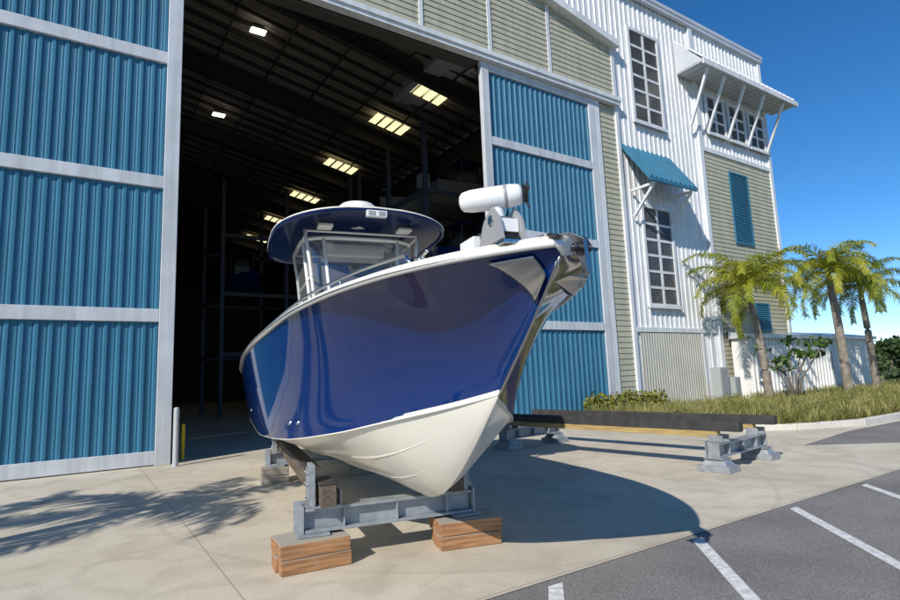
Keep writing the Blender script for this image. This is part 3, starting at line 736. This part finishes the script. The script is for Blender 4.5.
# trolling motor
tm=empty('bow_trolling_motor',(0,0,0));tm.parent=boat;tm['label']='white electric bow motor stowed on its black and steel mount'
a=Vector((2.15,-.12,2.66));b=Vector((1.99,-.44,2.63));d=(b-a).normalized()
g=B();L=(b-a).length
prof=[(-.02,.05),(0,.064),(.05,.070),(.3*L/.5,.070),(.8*L,.068),(.93*L,.058),(.98*L,.040),(L,.012)]
g.tube([a+d*t for t,_ in prof],[r for _,r in prof],'motorwhite',n=20)
g.tube([a+d*.07,a+d*.075,a+d*.085,a+d*.09],[.0705,.0725,.0725,.0705],'greyplastic',n=20);g.obj('motor_housing',parent=tm,smooth=True)
g=B();g.cyl(a-d*.02,a-d*.05,.055,.05,'black',n=16)
for i in range(3):
    t=2*math.pi*i/3+.5;u=d.orthogonal().normalized();v=d.cross(u);r=u*math.cos(t)+v*math.sin(t);q=d.cross(r)
    p0=a-d*.035;g.add([p0+r*.03-q*.02-d*.01,p0+r*.03+q*.02+d*.0,p0+r*.085+q*.03-d*.015,p0+r*.09-q*.015-d*.03],[(0,1,2,3)],'black')
o=g.obj('propeller',parent=tm);sol=o.modifiers.new('s','SOLIDIFY');sol.thickness=.006
g=B()
g.box(1.50,2.24,-.28,-.14,2.338,2.362,'chrome')
g.box(1.56,2.20,-.265,-.155,2.363,2.40,'black')
for yy in (-.29,-.145):
    pp_=[(1.92,2.363),(2.24,2.363),(2.20,2.50),(2.12,2.58),(2.00,2.52)]
    for q in (0,.018): g.add([(x_,yy+q,z_) for x_,z_ in pp_],[(0,1,2,3,4)],'greyplastic')
    for i in range(5):
        p1,p2=pp_[i],pp_[(i+1)%5];g.add([(p1[0],yy,p1[1]),(p2[0],yy,p2[1]),(p2[0],yy+.018,p2[1]),(p1[0],yy+.018,p1[1])],[(0,1,2,3)],'greyplastic')
g.box(1.98,2.18,-.27,-.148,2.42,2.50,'motorwhite')
g.cyl((2.11,-.30,2.50),(2.11,-.115,2.50),.032,k='chrome',n=16)
g.cyl((2.09,-.22,2.42),(2.08,-.24,2.60),.045,.04,'motorwhite',n=16)
g.box(1.60,1.82,-.28,-.14,2.401,2.48,'motorwhite')
g.tube([(1.55,-.21,2.50),(1.9,-.205,2.49),(2.08,-.20,2.49)],.018,'chrome',n=10)
g.tube([(1.7,-.16,2.48),(1.8,-.13,2.55),(1.95,-.13,2.52),(2.06,-.15,2.58)],.007,'black',n=6)
g.obj('motor_mount',parent=tm,bevel=.004)

# ---------------------------------------------------------------- stands
def make_cradle(loc,rot,label,hb,hw=.85,zo=0.0):
    e=empty('boat_cradle',(loc[0],loc[1],loc[2]+zo),rot,label,'boat stand','steel boat cradles')
    b=B()
    b.box(-.09,.09,-.85,hw,.27,.295,'galvstand');b.box(-.09,.09,-.85,hw,.455,.48,'galvstand');b.box(-.012,.012,-.85,hw,.295,.455,'galvstand')
    for y in (-.5,0,.5): b.box(-.085,.085,y-.006,y+.006,.296,.454,'galvstand')
    b.obj('crossbeam',parent=e,bevel=.004)
    for sd in (-1,1):
        b=B()
        y=sd*.66 if sd<0 else hw-.19
        b.box(-.12,.12,y-.13,y+.13,.481,.497,'galvstand')
        q=sd*.125
        b.box(-.11,.11,y+q-.022,y+q+.022,.497,hb,'galvstand')
        b.box(-.10,.10,y-q-.008,y-q+.008,.497,min(hb,.62),'galvstand')
        if hb>.65:
            b.box(-.11,.11,y+q+sd*.029-.006,y+q+sd*.029+.006,.55,hb-.04,'galvstand')
            for bz in (.56,.68,.78):
                b.cyl((-.06,y+q+sd*.036,bz),(-.06,y+q+sd*.05,bz),.016,k='chrome2',n=6);b.cyl((.06,y+q+sd*.036,bz),(.06,y+q+sd*.05,bz),.016,k='chrome2',n=6)
        b.obj('bunk_bracket',parent=e,bevel=.003)
        yf=sd*.78 if sd<0 else hw-.07
        b=B();b.box(-.15,.15,yf-.14,yf+.14,.252,.268,'galvstand')
        b.box(-.11,-.095,yf+sd*.08-.07,yf+sd*.08+.07,.269,.52,'galvstand') 
        b.box(-.09,.09,yf+sd*.09-.01,yf+sd*.09+.01,.269,.50,'galvstand')
        b.obj('foot_plate',parent=e)
    return e
def local2w(base,ang,x,y): return (base[0]+x*math.cos(ang)-y*math.sin(ang),base[1]+x*math.sin(ang)+y*math.cos(ang))
BA=math.radians(-102);KB=(2.70,4.51)
LX,LY=-.40,-.22
c1=local2w(KB,BA,LX,LY);c2=local2w(KB,BA,-4.9,LY)
cr=make_cradle((*c1,0),BA,'galvanised steel cradle on timber blocks under the bow',.86,hw=.76)
copy_thing(cr,(*c2,0),BA,label='galvanised steel cradle on blocks under the stern')
def block(loc,rot,k,label,sx=.60,sy=.42,sz=.25,layers=2,seed=0):
    b=B();h=sz/layers;rr=random.Random(seed)
    for i in range(layers):
        nb=3 if i%2==0 else 2
        for q in range(nb):
            y0=-sy/2+q*sy/nb+.003;y1=-sy/2+(q+1)*sy/nb-.003;j0,j1=rr.uniform(-.015,.01),rr.uniform(-.01,.015)
            b.box(-sx/2+j0,sx/2+j1,y0,y1,i*h+.002,(i+1)*h-.003-rr.uniform(0,.003),k)
    o=b.obj('timber_block',bevel=.005,loc=loc,rot=rot);o['label']=label;o['category']='timber block';o['group']='blocks under the boat cradles'
for sd in (-1,1):
    p=local2w(KB,BA,LX+(.05 if sd<0 else .09),LY+(-.80 if sd<0 else .68));block((*p,0),BA+math.radians(90+(6 if sd<0 else -4)),'timber','stacked orange brown timber block under the boat cradle',seed=sd+3)
    p=local2w(KB,BA,-4.9,LY+(-.78 if sd<0 else .69));block((*p,0),BA+math.radians(90),'timbergrey','weathered grey timber block under the rear cradle',seed=sd+8,sx=.42,sy=.36)
def bunk(a,b,z0,z1,w_,k,label,group,under=None):
    a=Vector(a);b=Vector(b);mid=(a+b)/2;d=b-a;ang=math.atan2(d.y,d.x);L=d.length
    g=B();g.box(-L/2,L/2,-w_/2,w_/2,z0,z1,k)
    if not under: g.box(-L/2+.01,L/2-.01,-w_/2-.01,w_/2+.01,z1+.001,z1+.025,'darkbeam')
    else: g.box(-L/2+.35,L/2-.45,-w_/2+.01,w_/2-.01,z0-.10,z0-.001,under)
    o=g.obj('bunk_beam',loc=(mid.x,mid.y,0),rot=ang,bevel=.006);o['label']=label;o['category']='beam';o['group']=group
for sd in (-1,1):
    oy=LY+(-.66 if sd<0 else .57)
    a=local2w(KB,BA,-.2,oy);b=local2w(KB,BA,-5.3,oy)
    bunk((*a,0),(*b,0),.499,.68,.14,'timberdark','dark weathered timber bunk beam under the hull','bunk beams under the boat')
q1=(9.05,5.25);q2=(8.55,9.75)
SA=math.atan2(q1[1]-q2[1],q1[0]-q2[0])
cs=make_cradle((*q1,0),SA,'empty galvanised steel cradle carrying two long beams',.60,zo=-.06)
copy_thing(cs,(*q2,-.06),SA)
for q in (q1,q2):
    for sd in (-1,1):
        p=local2w(q,SA,0,sd*.78)
        b=B();b.box(-.25,.25,-.19,.19,.0,.10,'galvstand')
        b.add([(-.20,-.15,.101),(.20,-.15,.101),(.20,.15,.101),(-.20,.15,.101),(-.14,-.10,.19),(.14,-.10,.19),(.14,.10,.19),(-.14,.10,.19)],[(0,1,5,4),(1,2,6,5),(2,3,7,6),(3,0,4,7),(4,5,6,7)],'galvstand')
        o=b.obj('concrete_foot_block',loc=(*p,0),rot=SA,bevel=.008);o['label']='grey stepped foot block under the empty cradle';o['category']='foot block';o['group']='foot blocks under the empty cradles'
d_=Vector((q1[0]-q2[0],q1[1]-q2[1],0)).normalized()
for sd in (-1,1):
    off=Vector((-d_.y,d_.x,0))*sd*.66
    a=Vector((*q1,0))+d_*.35+off;b=Vector((*q2,0))-d_*.5+off
    bunk(a,b,.60,.745,.15,'darkbeam','long dark weathered beam on the empty cradles','beams on the empty cradles',under='timbertan')

# ---------------------------------------------------------------- palms
def palm(h,k,nf,seed,fl=2.6,label='',droop=1.0,trunkr=.13,el0=82,elr=100,lw=.020,rep_=4,tip_=.6):
    r=random.Random(seed)
    e=empty('palm_tree',(0,0,0),0,label,'palm','palms around the boat yard')
    b=B();pts=[];rad=[];lean=(r.uniform(-.3,.3),r.uniform(-.3,.3))
    for i in range(40):
        t=i/39;pts.append((lean[0]*t*t,lean[1]*t*t,h*t));rad.append(trunkr*(1.25-.35*t if t>.1 else 1.6-3*t)*(1+.045*(i%2)))
    b.tube(pts,rad,'trunk',n=14);b.obj('trunk',parent=e,smooth=True)
    tip=Vector(pts[-1])
    b=B();b.tube([tip,tip+Vector((0,0,.35)),tip+Vector((0,0,.75))],[trunkr*.9,trunkr*.85,.04],'shaft',n=12)
    vs=[];fs=[]
    for q in range(nf):
        az=2.4*q+r.uniform(-.3,.3);el=math.radians(el0-elr*(q/nf)**.9+r.uniform(-8,8));L=fl*r.uniform(.82,1.1)
        p=tip+Vector((0,0,tip_));hd=Vector((math.cos(az),math.sin(az),0));NS=22;step=L/NS;rp=[p.copy()];dirs=[]
        e0=el
        for s_ in range(NS):
            d=hd*math.cos(e0)+Vector((0,0,math.sin(e0)));dirs.append(d);p=p+d*step;rp.append(p.copy());e0-=droop*(.045+.055*s_/NS*2)
        b.tube(rp[::3]+[rp[-1]],[.028*(1-i/9) +.004 for i in range(len(rp[::3])+1)],'shaft' if q%3 else k,n=4)
        side=hd.cross(Vector((0,0,1)))
        for s_ in range(2,NS):
            for rep in range(rep_):
                for sd in (-1,1):
                    t=(s_+rep/rep_)/NS;pp=rp[s_]+(rp[s_+1]-rp[s_])*(rep/rep_);d=dirs[min(s_,NS-1)]
                    ll=.58*math.sin(min(1,.25+t*1.0)*math.pi*.93)**.7*r.uniform(.8,1.1)*fl/2.6
                    upv=side.cross(d)
                    dd=(side*sd*.75+d*.6+upv*r.uniform(-.6,.5)).normalized()
                    wd=d*lw
                    mid=pp+dd*ll*.5;end=pp+dd*ll+Vector((0,0,-ll*.26))
                    o_=len(vs);vs+=[pp-wd*.5,pp+wd*.5,mid+wd,mid-wd,end];fs+=[(o_,o_+1,o_+2,o_+3),(o_+3,o_+2,o_+4)]
    b.add(vs,fs,k)
    b.obj('crown',parent=e)
    return e
pa=palm(4.05,'leafp',18,1,2.9,'young palm with yellow green arching fronds in the planting bed',droop=.98,rep_=5,lw=.019,el0=80,elr=90)
pa.location=(21.8,11.25,.0)
pb=palm(4.8,'leafp',18,2,2.9,'palm with yellow green fronds and slender trunk in the planting bed',droop=1.0,trunkr=.15,rep_=5,lw=.019,el0=80,elr=90)
pb.location=(26.4,10.4,0)
pc=palm(4.5,'leafp2',18,5,2.8,'green palm beside the small white shed',droop=1.0,el0=80,elr=90,lw=.019,rep_=5)
pc.location=(30.6,10.9,0)
pd=palm(4.4,'leafp2',9,9,2.7,'palm whose shadow falls across the concrete apron',droop=.7,el0=55,elr=70,lw=.03,rep_=3,tip_=.3)
tx=(.75,8.85);hh=4.7/math.tan(EL)
pd.location=(tx[0]-SUND.x*hh,tx[1]-SUND.y*hh,0)
copy_thing(pd,(tx[0]-SUND.x*hh-2.9,tx[1]-SUND.y*hh+.3,0),1.3)

def leafcloud(b,cx,cy,cz,rx,ry,rz,n,size,k,seed):
    r=np.random.default_rng(seed);vs=[];fs=[]
    for i in range(n):
        d=r.normal(size=3);d/=np.linalg.norm(d);q=.45+.6*r.random();p=np.array([cx+d[0]*rx*q,cy+d[1]*ry*q,cz+d[2]*rz*q])
        a=r.normal(size=3);a/=np.linalg.norm(a);c=np.cross(a,r.normal(size=3));c/=np.linalg.norm(c);s_=size*(.6+.7*r.random())
        o=len(vs);vs+=[tuple(p-a*s_),tuple(p-a*s_*.3+c*s_*.5),tuple(p+a*s_*.4+c*s_*.45),tuple(p+a*s_),tuple(p+a*s_*.4-c*s_*.45),tuple(p-a*s_*.3-c*s_*.5)];fs.append(tuple(range(o,o+6)))
    b.add(vs,fs,k)
def bush_tree(loc,label,name='small_tree',cat='tree',clumps=None,k='leafd',size=.13,trunks=None,seed=3,tr=.045):
    e=empty(name,loc,0,label,cat)
    b=B()
    for t in trunks: b.tube(t,[tr*(1-.6*i/len(t)) for i in range(len(t))],'bark',n=7)
    b.obj('trunk',parent=e,smooth=True)
    b=B()
    for i,c in enumerate(clumps): leafcloud(b,*c,size,k,seed+i)
    b.obj('crown',parent=e)
    return e
r=random.Random(4);cl=[];tr=[]
for i in range(10):
    a=r.uniform(0,6.28);q=r.uniform(.3,1.3);z=r.uniform(1.1,2.5);x,y=q*math.cos(a),q*math.sin(a);rr=r.uniform(.25,.42)
    cl.append((x,y,z,rr,rr,rr*.6,26));tr.append([(0.06*math.cos(a),.06*math.sin(a),0),(x*.3,y*.3,z*.45),(x,y,z)])
bush_tree((22.3,10.6,.06),'small airy green broadleaf tree with several thin stems',clumps=cl,trunks=tr,size=.12,tr=.03)
g=B()
for i in range(7): leafcloud(g,13.9+i*.55,12.75,.45,.42,.35,.45,260,.07,'hedge',20+i)
o=g.obj('clipped_hedge');o['label']='yellow green hedge at the foot of the wall';o['category']='hedge'
for i,(x,y,s_) in enumerate([(72,24,2.8),(80,25,3.4),(88,26,3.2),(95,30,3.8),(76,22,2.4),(104,30,4.0)]):
    rr=random.Random(40+i);cl=[];tr=[]
    for q in range(9):
        a=rr.uniform(0,6.28);d=rr.uniform(0,.9)*s_;z=rr.uniform(.35,1.05)*s_;cl.append((d*math.cos(a),d*math.sin(a),z,s_*.42,s_*.42,s_*.33,120));tr.append([(0,0,0),(d*math.cos(a)*.3,d*math.sin(a)*.3,z*.5),(d*math.cos(a),d*math.sin(a),z)])
    e=bush_tree((x,y,0),'dark green broadleaf tree beyond the shed',name='background_tree',clumps=cl,trunks=tr,k='leaff',size=.3,seed=60+i*11)
    e['group']='trees beyond the yard'
g=B()
for i in range(34): leafcloud(g,41+i*.9,13.5+.5*math.sin(i),.5,.8,.7,.55,120,.16,'leaff',200+i)
o=g.obj('boundary_shrubs',kind='stuff')

# shed: long low metal shed in front of the tower corner
sh=empty('metal_shed',(28.8,12.4,0),0,'long low cream ribbed metal shed with a shallow pitched roof','shed')
g=B()
ribbed(g,-5.9,6.0,.05,2.72,0,'shed',pitch=.3,d=.05,rib=.09)
g.box(-5.89,-.3,.01,.75,.05,2.71,'shed');g.box(-.29,5.99,.01,3.6,.05,2.71,'shed')
g.obj('wall',parent=sh)
g=B();g.box(-6.05,6.2,-.22,-.18,2.70,2.86,'white');g.box(-6.05,6.2,-.179,.0,2.725,2.75,'frame')
g.add([(-6.05,-.18,2.86),(6.2,-.18,2.86),(6.2,.77,3.02),(-6.05,.77,3.02),(-6.05,.77,2.72),(6.2,.77,2.72),(-6.05,-.18,2.72),(6.2,-.18,2.72)],[(0,1,2,3),(0,3,4,6),(1,7,5,2)],'galv')
g.add([(-.2,.771,3.02),(6.2,.771,3.02),(6.2,1.9,3.2),(-.2,1.9,3.2),(6.2,3.8,2.8),(-.2,3.8,2.8)],[(0,1,2,3),(3,2,4,5)],'galv')
g.obj('roof',parent=sh)
for x in (1.2,):
    g=B();g.box(x,x+1.0,-.085,-.055,.08,2.15,'frame');g.box(x+.08,x+.12,-.11,-.086,1.0,1.12,'chrome2');g.obj('door',parent=sh)
for i,(x,y,hh_,w_) in enumerate([(20.9,12.6,1.5,.28),(21.6,12.5,1.1,.2)]):
    b=B();b.box(-w_,w_,-.2,.2,.35,hh_,'box');b.box(-w_+.05,w_-.05,-.215,-.201,.4,hh_-.06,'greyplastic');b.cyl((-w_*.5,0,0),(-w_*.5,0,.349),.04,k='greyplastic');b.cyl((w_*.5,0,0),(w_*.5,0,.349),.04,k='greyplastic')
    o=b.obj('utility_cabinet',loc=(x,y,.06));o['label']='grey electrical cabinet standing beside the tower wall';o['category']='utility cabinet'
